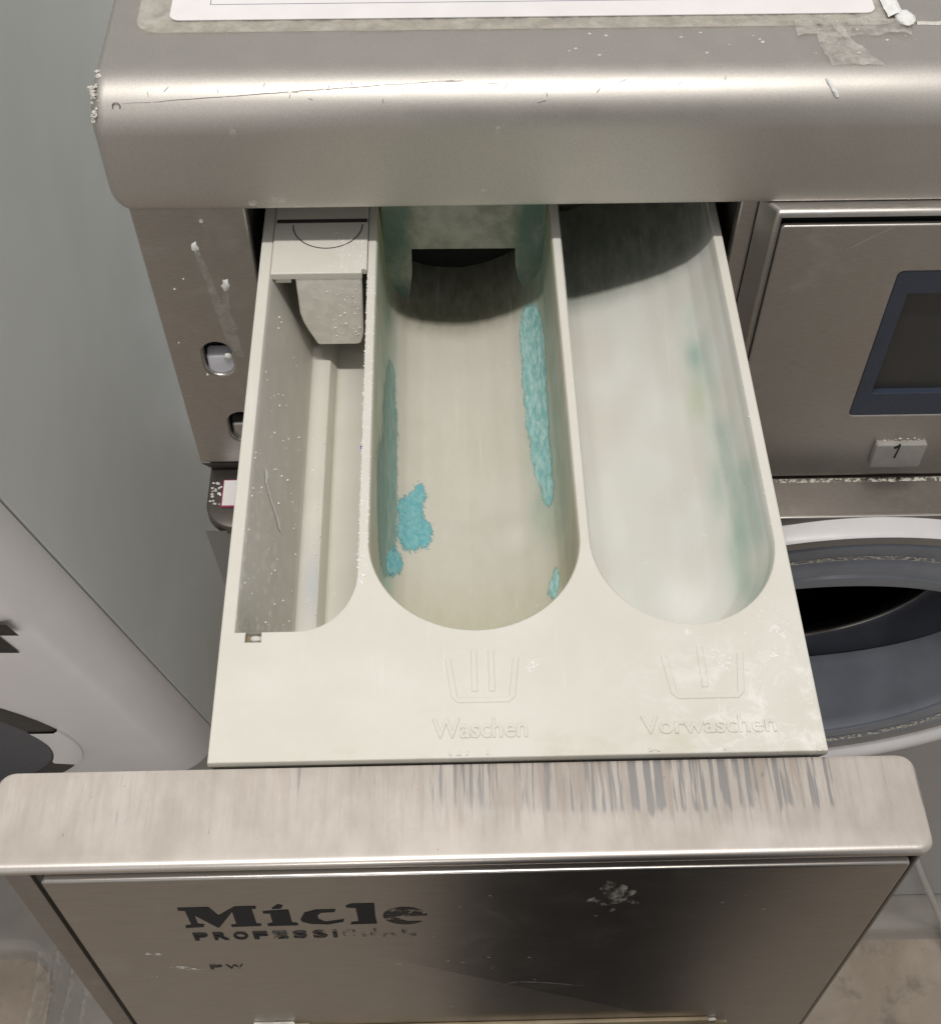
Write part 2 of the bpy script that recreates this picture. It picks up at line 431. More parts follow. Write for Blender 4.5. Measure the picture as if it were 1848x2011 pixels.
m_crumb = plain('dried_soap', (.58, .56, .52), .5, var=.15, nscale=300, bump=.3)
for i in range(22):
    a = random.choice((18, 30, 40, 50, 60, 75, 82)) + random.gauss(0, 7); x = -57.4 + abs(random.gauss(0, 1.1)) + (1.5 if a > 70 else 0)
    lump('soap_crust', bull(x, max(4, min(89, a)), -.35), random.uniform(.3, 1.15), m_crumb, lid, (1.1, .9, .6), i, 1.1)
p = bull(-47.5, 38, .1); v, f = tube_mesh([(p[0] + 1.5 * math.cos(t), p[1] + .9 * math.sin(t) * .5, p[2] + 1.6 * math.sin(t)) for t in [2 * math.pi * i / 12 for i in range(13)]], .28, 6)
mesh('dent_ring', v, f, m_darksteel, lid)
for i, (x, z, w_, h) in enumerate(((-3.5, 61, 1.3, 2.4), (101, 61, .9, 2.2), (0, 26, 2, 1.6), (10, 27.5, 4, 2), (36, 40, 1, .6), (96, 31, 2, .8))):
    vs = [(x + w_ * math.cos(t) * (1 + .4 * nz(t, i)), 241.93, z + h * math.sin(t) * (1 + .3 * nz(i, t))) for t in [2 * math.pi * k / 14 for k in range(14)]]
    mesh('soap_smear', vs, [tuple(range(14))], m_smear, lid, 0)

# ---- recessed steel plate left of and around the drawer opening
slot = lambda cx, cz, hw, hh: [(cx + hw * math.cos(t), cz + (hh - hw) * (1 if math.sin(t) > 0 else -1) * (1 if abs(math.sin(t)) > 1e-6 else 0) + hw * math.sin(t)) for t in [2 * math.pi * (k + .5) / 20 for k in range(20)]]
outer = [(-50, -149), (-46.5, -162), (-43, -168), (212.5, -168), (212.5, 30), (-53.2, 30), (-53.2, 10)]
outer = [(-50, -149), (212.5, -149), (212.5, 30), (-53.4, 30)]
opening = rrect(-4.6, 204.8, -96, 28.5, 3, 3)
holes = [slot(-29.3, -71.4, 6.9, 11.2), slot(-24.3, -121, 6.9, 11.0), opening]
fp = holed_plate('front_plate', outer, holes, 5, .9, to_xz(246.5), m_steel, wm)
for cx, cz, mt in ((-29.3, -71.4, m_plug), (-24.3, -121, m_steel)):
    rbox('fastener_plug', cx - 6.0, cx + 7.4, 248.4, 256, cz - 16, cz + .5, mt, wm, 1.6, 3)
    lump('soap_lump', (cx + 4.5, 248.2, cz + .2), 2.0, m_chalk, wm, (1, .5, 1), cz)
rbox('hole_backing', -52, -6, 258, 260, -148, 20, m_dark, wm)
# lower return of the plate: darker chamfer going back under it
vs = [(-50, 246.5, -149.2), (205, 246.5, -149.2), (205, 250, -158), (-46, 250, -158), (-50, 262, -149.2), (205, 262, -149.2)]
mesh('plate_return', vs, [(0, 1, 2, 3), (3, 2, 5, 4)], m_darkgrey, wm, 0)
# drawer housing: the dark shaft that the tray slides into
hz0, hz1, hx0, hx1, hy0, hy1 = -98, 22, -5.4, 205.6, 249, 420
vs = [(hx0, hy0, hz0), (hx1, hy0, hz0), (hx1, hy0, hz1 + 8), (hx0, hy0, hz1 + 8), (hx0, hy1, hz0), (hx1, hy1, hz0), (hx1, hy1, hz1 + 8), (hx0, hy1, hz1 + 8)]
mesh('drawer_housing', vs, [(0, 1, 5, 4), (1, 2, 6, 5), (2, 3, 7, 6), (3, 0, 4, 7), (4, 5, 6, 7)], m_darkgrey, wm, 0, False)
# ---- drips of dried soap on the plate
m_trail = alpha_mat('soap_trail', (.62, .60, .57, 1), .42, 240, .2, .8)
for (x, z, r, pts) in ((-29, -1.5, 1.9, [(-29, -2), (-27.3, -12), (-25.6, -24), (-23.8, -40), (-20.6, -58), (-18.2, -70)]), (-18.8, -24, 2.4, [(-19.4, -26), (-20.3, -34), (-20.6, -42), (-19.5, -52)])):
    lump('soap_drip', (x, 246.4, z), r, m_chalk, wm, (.75, .22, 1.35), x, .75)
    vs = []; fs = []
    for i, (a, b_) in enumerate(pts):
        hw = (1.1, 1.5, 1.6, 2.4, 3, 1.5)[i]
        vs += [(a - hw, 246.42, b_), (a + hw, 246.42, b_)]
        if i: fs.append((2 * i - 2, 2 * i - 1, 2 * i + 1, 2 * i))
    mesh('soap_trail', vs, fs, m_trail, wm, 0)
for x, z, r in ((-42, -26, .5), (-24, 13, .9), (-36, -82, .6), (-37, -20, .4), (-46, -60, .4)):
    lump('soap_drip', (x, 246.4, z), r, m_chalk, wm, (1, .4, 1.2), x)

# ---- control panel right of the drawer
def bevel_slab(name, x0, x1, z0, z1, yf, yb, splay, r, mat, parent, rad=2.5, front=True):
    """slab facing -y with a rounded front rim; splay moves its left back edge inwards"""
    rings = []
    for ins, y, sp in [(r * (1 - math.sin(t)), yf + r * (1 - math.cos(t)), 0) for t in [math.pi / 2 * i / 6 for i in range(7)]] + [(0, yb, splay)]:
        rings.append([(p[0] - (sp if p[0] < (x0 + x1) / 2 else 0), y, p[1]) for p in rrect(x0 + ins, x1 - ins, z0 + ins, z1 - ins, max(.4, rad - ins), 4)])
    v, f = lofts(rings, True, (front, False)); return mesh(name, v, f, mat, parent, 40)
cp = bevel_slab('control_panel', 217.7, 552, -157, 21.9, 236, 246.3, 5.0, 2.6, m_steel, wm, 2.5, False)
holed_plate('panel_sheet', rrect(221.0, 548, -153.7, 15.4, 1.8, 4), [rrect(277.5, 520, -106.8, -11, 2.8, 4)], 2.4, .7, to_xz(235.0), m_steel, cp)
rbox('panel_backing', 219, 550, 240.5, 242, -156, 20, m_dark, cp)
holed_plate('display_bezel', rrect(277.7, 519.8, -106.6, -11.2, 2.6, 4), [rrect(285, 512, -91, -24.6, .8, 2)], 4.2, .15, to_xz(235.3), m_bezel, cp)
rbox('display_screen', 284.8, 512.2, 238.6, 239.6, -91.2, -24.4, m_screen, cp)
bt = bevel_slab('programme_button', 296, 322, -144.2, -126.2, 231.6, 235.2, 0, .8, m_button, cp, 1.4)
NUM = [(307.49, -124.71), (308.14, -126.53), (307.66, -136.17), (306.47, -136.14), (307.18, -127.95), (306.11, -128.96), (304.95, -128.62), (304.78, -127.06), (306.27, -126.37), (306.92, -125.05)]
mesh('numeral', [(x, 231.52, z) for x, z in NUM], [tuple(range(len(NUM)))], m_black, cp, 0)
sc_ = alpha_mat('panel_scratch', (.75, .72, .68, 1), .5, 200, .3, .6)
mesh('scratch', [(251, 234.93, 2), (268, 234.93, 14.2), (268.2, 234.93, 14), (251, 234.93, 1.7)], [(0, 1, 2, 3)], sc_, cp, 0)
for i in range(9):
    x = 297 + 2.9 * i + random.uniform(-1, 1); lump('soap_crust', (x, 234.7, -125.4 + random.uniform(-.6, .8)), random.uniform(.35, .8), m_crumb, cp, (1.3, .5, .8), i)

# ---- steel ledge under plate and panel
def ledge():
    zt, zb, yf = -157.2, -164.2, 210.5
    rings = []
    pl = lambda i: [(560, 262), (-46.5 + i, 262)] + [(-46.5 + i + (16 - i) * (1 - math.cos(t)), yf + i + (16 - i) * (1 - math.sin(t))) for t in [math.pi / 2 * k / 8 for k in range(9)]] + [(560, yf + i)]
    for i, z in ((1.6, zt), (.5, zt - .5), (0, zt - 1.6), (0, zb + .5), (.6, zb)):
        rings.append([(p[0], p[1], z) for p in pl(i)])
    v, f = lofts(rings, True, (True, True)); return mesh('ledge', v, f, m_ledge, wm, 40)
lg = ledge()
v, f = tube_mesh([(-31.5, 211.3, -158.3)] + [(x, 211.0, -158.2) for x in range(0, 561, 80)], .55, 8)
mesh('ledge_trim', v, f, m_trim, wm)
rbox('rating_label', -38.8, -22, 223, 241, -157.1, -156.7, m_red, lg)
rbox('label_face', -38.2, -22, 224, 240.4, -156.7, -156.5, m_label, lg)
for i in range(46):                                                # yellowish soap scale on the ledge beside the label
    x, y = random.uniform(-45, -39.6), random.uniform(224, 240)
    lump('soap_scale', (x, y, -157.1), random.uniform(.3, .9), m_crumb if i % 3 else m_chalk, lg, (1.2, 1, .3), i) if i < 22 else None
# soap line where panel meets ledge
vs = []; fs = []
for i in range(90):
    x = 219 + i * 3; hgt = .9 + .7 * nz(i, 2, 0, .6)
    vs += [(x, 234.6, -156.6 + hgt * .4), (x, 233.4 - hgt, -156.9)]
    if i: fs.append((2 * i - 2, 2 * i - 1, 2 * i + 1, 2 * i))
mesh('scum_line', vs, fs, m_scum, lg, 0)

# ---- sloping white lower front with the porthole
T = math.radians(-8); UP = Vector((0, math.sin(T), math.cos(T))); AX = Vector((1, 0, 0)); NN = Vector((0, math.cos(T), -math.sin(T)))
PC = Vector((300, 223, -332))
def port(r, th, off):                                              # th from the top, clockwise seen from the front
    return tuple(PC + AX * (r * math.sin(th)) + UP * (r * math.cos(th)) + NN * off)
m_frontgrey = plain('grey_painted_front', (.30, .295, .29), .4, var=.04, nscale=10)
pr = [(210.8 + 2.0, -164.4), (210.8 + .1405 * 400, -560), (262, -600), (262, -866), (300, -866)]
rings = [[(x, y, z) for y, z in pr] for x in (-46, 200, 560)]
vv, ff = [], []
# front sheet with a round opening for the porthole: annular fan between the opening and the rectangle
N = 72
inner = [port(160, 2 * math.pi * k / N, 12) for k in range(N)]
def sq(th):
    s_, c_ = math.sin(th), math.cos(th)
    k = min((260 / abs(s_)) if abs(s_) > 1e-6 else 1e9, ((171 if c_ > 0 else 240) / abs(c_)) if abs(c_) > 1e-6 else 1e9)
    return tuple(PC + AX * (k * s_) + UP * (k * c_) + NN * 12)
outer_ = [sq(2 * math.pi * k / N) for k in range(N)]
v, f = lofts([inner, outer_]); mesh('front_panel', v, f, m_frontgrey, wm, 20)
e0 = PC + UP * -240 + NN * 12
vs = [(-46, e0.y, e0.z), (560, e0.y, e0.z), (560, e0.y + 6, -600), (-46, e0.y + 6, -600), (560, e0.y + 6, -866), (-46, e0.y + 6, -866), (560, 330, -866), (-46, 330, -866)]
t0 = PC + UP * 171 + NN * 12
vs += [(-46, t0.y, t0.z), (40, t0.y, t0.z), (40, e0.y, e0.z)]
mesh('lower_panel', vs, [(0, 1, 2, 3), (3, 2, 4, 5), (5, 4, 6, 7), (8, 9, 10, 0)], m_frontgrey, wm, 20)
rbox('side_panel', -46.4, -45.4, 262, 800, -866, 30, m_white, wm)
def ringprof(name, prof, mat, parent, th0=0, th1=2 * math.pi, n=120):
    rings = []
    for k in range(n + 1):
        th = th0 + (th1 - th0) * k / n; rings.append([port(r(th) if callable(r) else r, th, o(th) if callable(o) else o) for r, o in prof])
    v, f = lofts(rings, False); return mesh(name, v, f, mat, parent, 40)
door = bpy.data.objects.new('porthole', None); C.objects.link(door); door.parent = wm; door.location = PC * S - wm.location; door.empty_display_size = .02
dip = lambda th: (1 - math.cos(th)) / 2
def rimpt(k, a, b): return (lambda th: 172 + k * (1.6 + 26.4 * dip(th)), lambda th: a + (b - a) * dip(th))
ringprof('porthole_rim', [rimpt(1, 15, 13), rimpt(.93, 10, 4), rimpt(.8, 6, -1), rimpt(.6, 3, -4), rimpt(.33, 1.2, -4.5), rimpt(.15, .6, -2), rimpt(.03, .6, 3), (172, 9)], m_rim, door)
ringprof('grey_ring', [(172.2, 3), (170, 1), (163, 1.5), (161.5, 6)], m_greyring, door)
dip = lambda th: (1 - math.cos(th)) / 2
ringprof('gasket', [(161.8, 4), (160.5, .8), (150, .2), (146, 1.6), (143, .2), (131, 0), (128.5, 3.5), (126, 0.2), (lambda t: 117 - 6 * dip(t), lambda t: .5 + 36 * dip(t)),
                    (lambda t: 112 - 8 * dip(t), lambda t: 2 + 40 * dip(t)), (lambda t: 108 - 6 * dip(t), lambda t: 10 + 38 * dip(t))], m_rubber2, door)
ringprof('gasket_throat', [(lambda t: 108.5 - 6 * dip(t), lambda t: 9 + 38 * dip(t)), (104, lambda t: 16 + 36 * dip(t)), (103, lambda t: 24 + 34 * dip(t)), (101.5, 64)], m_rubber, door)
ringprof('drum_lip', [(101.8, 63), (99.5, 62), (98.6, 64), (99.5, 70)], m_trim, door)
ringprof('drum', [(100, 66), (150, 90), (190, 150), (190, 420), (1, 430)], m_drum, door, n=60)
ringprof('scum_line', [(152.5, -.1), (149.5, -.2), (147, .6)], m_scum, door)

# ================================================================== DETERGENT DRAWER
dr = thing('drawer', 'pulled out cream detergent drawer with three dirty compartments and worn steel front', 'drawer', (100, -16, -200))
# ---- compartment surfaces (nested U loops)
#POCKET-BEGIN
def pocket_grid(xc, hw, yc, ry, yback, zl, zr, yfac, ns=150, na=64, levels=46):
    ins = []
    for k in range(levels):                                        # denser near the wall
        t = k / (levels - 1); ins.append(hw * t ** 2.2)
    base = []
    for i in range(ns): base.append((-1, yback + (yc - yback) * i / ns, 0.0))
    for i in range(na + 1): base.append((None, yc, math.pi * i / na))
    for i in range(1, ns + 1): base.append((1, yc + (yback - yc) * i / ns, math.pi))
    grid = []
    for k, i in enumerate(ins):
        row = []
        zL, zR = interp(zl, i), interp(zr, i)
        for sgn, y, a in base:
            if sgn is None:
                x = xc - (hw - i) * math.cos(a); yy = yc - ry * (1 - i / hw) * math.sin(a); wt = .5 - .5 * math.cos(a)
            else: x = xc + sgn * (hw - i); yy = y; wt = 0 if sgn < 0 else 1
            z = zL * (1 - wt) + zR * wt
            row.append((x, yy, z * yfac(yy)))
        grid.append(row)
    return grid
# wall part: extra rows so that the steep wall is well resolved
def with_wall(tab): return tab
Z2L = [(0, -.5), (.4, -1.2), (1.6, -30), (2.2, -43), (3.6, -49), (6.5, -54), (11, -58.5), (18, -62), (27, -64), (38, -64.5)]
Z2R = [(0, -.5), (.4, -1.2), (1.2, -30), (1.8, -40), (4, -45.5), (8.5, -50), (17, -56.6), (27, -61.5), (38, -64.5)]
Z3L = [(0, -.5), (.5, -1.2), (1.4, -36), (2.5, -42), (5, -45), (9, -45), (20, -41), (33.2, -35)]
Z3R = [(0, -.5), (.4, -1.5), (1.2, -5), (4.3, -12), (9, -19), (18, -26.5), (27, -32), (33.2, -35)]
def f2(y): return 1 - .20 * max(0, (143 - y) / 94)
def f3(y): return 1 - .10 * max(0, (120 - y) / 70)
def pocket2(): return pocket_grid(87.8, 38.1, 88, 39.4, 318, Z2L, Z2R, f2)
def pocket3(): return pocket_grid(162.7, 33.2, 86, 36.5, 318, Z3L, Z3R, f3)
#POCKET-END
def pocket_mesh(name, g, parent, stain_shade):
    nk, nj = len(g), len(g[0]); vs = [p for r in g for p in r]
    fs = [(k * nj + j, k * nj + j + 1, (k + 1) * nj + j + 1, (k + 1) * nj + j) for k in range(nk - 1) for j in range(nj - 1)]
    o = mesh(name, vs, fs, m_stain_shaded, parent, 0, False)
    o.data.shade_smooth()
    at = o.data.color_attributes.new('stain_shade', 'FLOAT_COLOR', 'POINT')
    for i, p in enumerate(vs): at.data[i].color = stain_shade(*p)
    return o
def over(base, col, a):
    ao = a + base[3] * (1 - a)
    if ao < 1e-4: return base
    return tuple((c * a + b * base[3] * (1 - a)) / ao for c, b in zip(col, base[:3])) + (ao,)
def stain_shade2(x, y, z):
    c = (.56, .525, .44, .55)
    wall = sm(-z, 0, 6) * sm(abs(x - 87.8), 30.5, 36.5)
    n1 = nz(x, y, z, .05); n2 = nz(x + 40, y * .5, z, .11)
    c = over(c, (.37, .40, .29), wall * (.70 + .25 * n1))
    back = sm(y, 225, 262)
    c = over(c, (.15, .27, .21), wall * back * (.8 + .3 * n2)); c = over(c, (.15, .145, .095), sm(y, 246, 266) * (1 - wall) * .88)  # teal mould on the walls; lid shade painted into the back floor
    c = over(c, (.42, .38, .12), sm(y, 245, 262) * sm(x, 54, 50) * .7)
    c = over(c, (.40, .36, .17), sm(y, 215, 262) * sm(x, 116, 124) * max(0, .3 + n2) * .8)
    c = over(c, (.36, .46, .38), sm(x, 108, 119) * sm(-z, 6, 30) * sm(y, 95, 140) * (.55 + .4 * n2))
    c = over(c, (.46, .45, .26), sm(x, 116, 122) * sm(y, 150, 60) * .45)
    c = over(c, (.50, .47, .34), sm(y, 122, 84) * .62)  # shading towards the front rim, put into the floor colour
    c = over(c, (.30, .45, .38), sm(x, 59, 53) * sm(-z, 18, 42) * sm(y, 262, 200) * .72)
    c = over(c, (.80, .80, .76), max(0, 1 - math.hypot((x - 106) / 9, (y - 128) / 11)) * .45)
    return c
def stain_shade3(x, y, z):
    c = (.58, .57, .525, .6)
    n1 = nz(x, y * .6, z, .06); n2 = nz(x + 9, y * .4, z + 5, .13)
    c = over(c, (.665, .675, .645), .75 * sm(n1, -.7, .2)); c = over(c, (.76, .77, .745), .22 * sm(n2 + n1, .0, .8))
    band = math.exp(-((x - 186) / 4.5) ** 2)
    c = over(c, (.30, .43, .36), band * sm(y, 240, 190) * max(0, .4 + .7 * n2))
    c = over(c, (.27, .42, .355), sm(x, 184, 190) * sm(x, 196, 193.5) * sm(y, 134, 122) * sm(y, 80, 95) * .62)
    c = over(c, (.36, .47, .41), math.exp(-((x - 189) / 3.2) ** 2) * sm(y, 160, 150) * sm(y, 122, 128) * .6)
    c = over(c, (.28, .42, .37), math.exp(-((x - 184) / 2.5) ** 2 - ((y - 196) / 9) ** 2) * .7)
    c = over(c, (.46, .50, .30), math.exp(-((x - 182) / 4) ** 2 - ((y - 172) / 14) ** 2) * .45)
    c = over(c, (.38, .46, .38), sm(x, 183, 192) * sm(y, 95, 70) * .55)
    c = over(c, (.83, .83, .80), math.exp(-((x - 168) / 9) ** 2 - ((y - 75) / 14) ** 2) * .7)
    c = over(c, (.15, .18, .145), sm(y, 240, 262) * .88)  # shade under the lid, painted into the colour of the back
    return c
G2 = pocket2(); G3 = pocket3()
pocket_mesh('main_compartment', G2, dr, stain_shade2)
pocket_mesh('prewash_compartment', G3, dr, stain_shade3)
# ---- softener compartment: a ribbed trough
m_wallgrey = None
sec = [(4.9, -.5), (5.3, -1.2), (17.3, -52.6), (18.0, -54), (19.4, -54.8), (25.0, -55), (26.0, -55.6), (28.6, -62), (29.6, -62.6), (46.2, -62.8)]
def stain1(x, y, z):
    c = (.5, .5, .5, 0)
    n1 = nz(x * 2, y * .5, z, .08); n2 = nz(x * 3, y, z, .3)
    c = over(c, (.53, .51, .465), sm(x, 18.6, 17.0) * (.80 + .2 * n1))
    c = over(c, (.44, .42, .36), math.exp(-((x - 18.4) / .9) ** 2) * .7)
    c = over(c, (.52, .50, .40), math.exp(-((x - 28.3) / 1.3) ** 2) * .6)
    c = over(c, (.52, .55, .60), sm(x, 19, 20.5) * sm(x, 26.2, 25) * math.exp(-((y - 105) / 16) ** 2) * .8)
    c = over(c, (.30, .31, .25), sm(y, 76, 54) * sm(x, 19, 10) * (.55 + .6 * n2))
    c = over(c, (.74, .73, .70), sm(x, 18, 10) * max(0, n2 - .18) * 2.2 * sm(y, 150, 90))
    return c
secd = []
for (a, b), (c_, d_) in zip(sec, sec[1:]):
    m_ = max(1, int(math.hypot(c_ - a, d_ - b) / 2)); secd += [(a + (c_ - a) * i / m_, b + (d_ - b) * i / m_) for i in range(m_)]
secd.append(sec[-1])
ys = [49.3 + 2.0 * i for i in range(136)]
vs = [(x, y, z) for y in ys for x, z in secd]; n_ = len(secd)
fs = [(k * n_ + j, k * n_ + j + 1, (k + 1) * n_ + j + 1, (k + 1) * n_ + j) for k in range(len(ys) - 1) for j in range(n_ - 1)]
o = mesh('softener_compartment', vs, fs, m_stain_shaded, dr, 30, False)
at = o.data.color_attributes.new('stain_shade', 'FLOAT_COLOR', 'POINT')
for i, p in enumerate(vs): at.data[i].color = stain1(*p)
loop1 = [(4.9, 322), (4.9, 49.4), (26, 49.4)] + [(26 + 20.1 * math.sin(t), 49.4 + 24 * (1 - math.cos(t))) for t in [math.pi / 2 * i / 12 for i in range(1, 13)]] + [(46.1, 322)]
v, f = lofts([[(p[0], p[1], -.5) for p in loop1[1:]], [(p[0], p[1], -66) for p in loop1[1:]]], False)
mesh('softener_wall', v, f, m_cream, dr, 30)
# ---- deck with its three openings
def uloop(xc, hw, yc, ry, yb, n=40): return [(xc + hw, yb)] and ([(xc - hw, yb)] + [(xc - hw * math.cos(math.pi * i / n), yc - ry * math.sin(math.pi * i / n)) for i in range(n + 1)] + [(xc + hw, yb)])
h1 = [(4.9, 322), (4.9, 49.4), (8.6, 49.4), (8.6, 45.4), (13.9, 45.4), (13.9, 49.4), (26, 49.4)] + loop1[3:]
h2 = uloop(87.8, 38.1, 88, 39.4, 322); h3 = uloop(162.7, 33.2, 86, 36.5, 322)
deck = holed_plate('deck', [(0, .4), (200, .4), (200, 330), (0, 330)], [h1, h2, h3], .56, .55, to_xy(0), m_cream, dr)
bmx = [(0, 0.4), (0, 330), (200, 330), (200, .4)]
v, f = lofts([[(x, y, -.5) for x, y in bmx], [(x, y, -2.9) for x, y in bmx], [(x, y, -80) for x, y in [(1.5, 30), (1.5, 330), (198.5, 330), (198.5, 30)]]], True, (False, True))
mesh('tray_shell', v, f, m_cream, dr, 30)
rbox('notch_floor', 8, 14.5, 45, 49.3, -4, -2.6, m_brown, dr)
lump('soap_lump', (12, 47.5, -2), 1.9, m_crumb, dr, (1.2, .8, .7), 3)
# ---- siphon cap of the softener compartment, with its hanging tongue
capout = [(5.2, 226.4), (43.8, 226.4), (43.8, 229), (45.9, 229), (45.9, 300), (5.2, 300)]
capo = holed_plate('siphon_cap', capout, [], 3.2, .5, to_xy(.9), m_cream, dr)
ring = [(28.3 + 15.1 * math.cos(t), 257 + 15.2 * math.sin(t), 1.0) for t in [math.pi + math.pi * i / 30 for i in range(31)]]
vs = []; fs = []
for i, p in enumerate(ring):
    d = Vector((p[0] - 28.3, p[1] - 257, 0)).normalized()
    vs += [tuple(Vector(p) - d * .25), tuple(Vector(p) + d * .25)]
    if i: fs.append((2 * i - 2, 2 * i - 1, 2 * i + 1, 2 * i))
mesh('cap_disc_seam', vs, fs, m_black, capo, 0)
rbox('cap_gap_shade', 6, 45.5, 258.2, 260.5, 1.0, 1.1, m_darkgrey, capo)  # dark strip laid on the cap to stand for the gap's shade
tong = [(15.4, -1.5), (15.4, -23), (16.4, -28.6), (18.2, -34), (21.2, -41.4), (22.2, -42.4), (39.4, -42.4), (41, -41.4), (42.4, -36), (43.4, -10), (43.6, -1.5)]
holed_plate('siphon_tongue', tong, [], 2.6, .7, to_xz(226.6), m_chalky_lightened, capo)
rbox('cap_catch', 6.5, 13.5, 227.2, 236, -5.4, -2.4, m_cream, capo, .5)
# ---- bridge across the back of the main compartment, with a dark slot
br_out = [(50.6, -63), (61.2, -63), (62.6, -52), (63.6, -42), (63.8, -27.4), (111.6, -27.8), (112, -38), (113.5, -46), (116.5, -54), (118, -63), (125.3, -63), (125.3, 1), (50.6, 1)]
def bridge_mat():
    t = NT('grimy_teal_plastic'); sep = t.n('ShaderNodeSeparateXYZ'); t.l(t.tc.outputs['Object'], sep.inputs[0])
    d = t.math('ABSOLUTE', t.math('ADD', sep.outputs['X'], .0122), 0.0)
    d = t.math('ADD', d, t.math('MULTIPLY', t.noise(90, (1, 1, .5), 5, .6), .010))
    c = t.mix(t.ramp(t.noise(75, (1, 1, 1), 6, .7), .35, .7), (.28, .285, .235, 1), (.46, .46, .40, 1))
    c = t.mix(t.math('MULTIPLY', t.ramp(d, .0255, .0325), t.ramp(t.noise(55, (1, 1, .6), 5, .7), .30, .62, .25, .9)), c, (.10, .19, .15, 1))
    t.set('Base Color', c); t.set('Roughness', .65); t.bump(t.noise(260, (1, 1, 1), 5), .4, .0008); return t.m
m_bridge = bridge_mat()
holed_plate('siphon_bridge', br_out, [], 3, .5, to_xz(272), m_bridge, dr)
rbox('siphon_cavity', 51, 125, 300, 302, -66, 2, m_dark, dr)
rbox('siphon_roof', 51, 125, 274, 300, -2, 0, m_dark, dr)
# ---- raised writing and tub symbols on the deck
text('embossed_word', 'Waschen', 31, 7.2, (72.2, 7.2, .02), 'xy', m_cream, dr, .35, 0, .2)
text('embossed_word', 'Vorwaschen', 44.2, 6.6, (140.3, 7.3, .02), 'xy', m_cream, dr, .32, 0, .2)
def clipped(o, y):
    bm = bmesh.new(); bm.from_mesh(o.data); yy = y * S - base_of(o.parent).y
    bmesh.ops.bisect_plane(bm, geom=bm.verts[:] + bm.edges[:] + bm.faces[:], plane_co=(0, yy, 0), plane_no=(0, -1, 0), clear_outer=True)
    bm.to_mesh(o.data); bm.free()
clipped(text('embossed_word', 'Wash', 15, 6.2, (77.2, -3.4, .02), 'xy', m_cream, dr, .2, 0, .1), 1.2)
clipped(text('embossed_word', 'Prewash', 27.2, 6.2, (142.1, -3.6, .02), 'xy', m_cream, dr, .2, 0, .1), 1.2)
def strokes(name, segs, wd, parent):
    """raised strokes with rounded rims, each an open polyline"""
    V, F = [], []
    for pl in segs:
        L, R = [], []
        for i, p in enumerate(pl):
            a = Vector(pl[max(0, i - 1)]); b = Vector(pl[min(len(pl) - 1, i + 1)]); d = (b - a).normalized(); n = Vector((-d.y, d.x))
            L.append((Vector(p) + n * wd / 2, Vector(p) + n * (wd / 2 - .25))); R.append((Vector(p) - n * wd / 2, Vector(p) - n * (wd / 2 - .25)))
        rings = [[(l[0].x, l[0].y, 0), (l[1].x, l[1].y, .34), (r[1].x, r[1].y, .34), (r[0].x, r[0].y, 0)] for l, r in zip(L, R)]
        v, f = lofts(rings, True, (True, True)); k = len(V); V += v; F += [tuple(i + k for i in q) for q in f]
    return mesh(name, V, F, m_cream, parent, 30)
def tub(x0, x1, bars, wt):
    segs = [[(x0, 37.2), (x0 + 2.0, 22.4), (x0 + 3.2, 21.2), (x1 - 3.0, 21.2), (x1 - 1.8, 22.4), (x1, 37.2)]]
    for b in bars: segs.append([(b, 40.2), (b, 24.4)])
    strokes('tub_symbol', segs, wt, dr)
tub(77.6, 100.6, (86.4, 92.2), 2.2); tub(150.6, 176.6, (163.2,), 2.4)
# ---- steel front of the drawer
def cap_plate():
    rings = []
    Y0, Y1, X0, X1 = -33.4, -.5, -66.8, 228
    for ins, z in ((2.2, -3.0), (1.0, -3.25), (.3, -3.9), (0, -4.9), (.2, -6.2), (1.0, -7.6), (2.4, -8.8)):
        rings.append([(p[0], max(p[1], Y0 + ins) if p[1] < -10 else p[1], z) for p in rrect(X0 + ins * .6, X1 - ins * .6, Y0 + ins, Y1, 4.5, 6)])
    v, f = lofts(rings, True, (True, True)); return mesh('drawer_top_edge', v, f, m_film, dr, 60)
cap_plate()
rbox('drawer_body', -59, 222, -30.4, -3, -214, -8.2, m_darkgrey, dr)
fpn = bevel_slab('front_face', -49.8, 221.6, -212, -9.8, -34.4, -30.6, 0, .9, m_panelsteel, dr, 1.4)
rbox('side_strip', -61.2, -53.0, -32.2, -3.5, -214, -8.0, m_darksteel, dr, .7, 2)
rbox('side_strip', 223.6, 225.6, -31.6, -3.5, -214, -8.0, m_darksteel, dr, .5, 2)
rbox('grip_strip', 8, 181, -36.2, -34.45, -190, -167.2, m_brown, dr, .5, 2)
for i, (x, z, L) in enumerate(((-3, -160.6, 16), (5, -162.8, 14), (170, -169, 14), (180, -172.4, 9))):
    vs = []; fs = []
    for k in range(9):
        u = k / 8; h = 1.5 * math.sin(math.pi * u) * (1 + .5 * nz(k, i)) + .3
        vs += [(x + L * u, -34.7 - .6 * abs(nz(k, 4 + i)), z + .3 * nz(k, i, 2)), (x + L * u + .5, -35.6 - 1.4 * abs(nz(k, 9 + i)), z - h)]
        if k: fs.append((2 * k - 2, 2 * k - 1, 2 * k + 1, 2 * k))
    mesh('torn_strip', vs, fs, (m_crumb, m_brown)[i % 2], dr, 0)
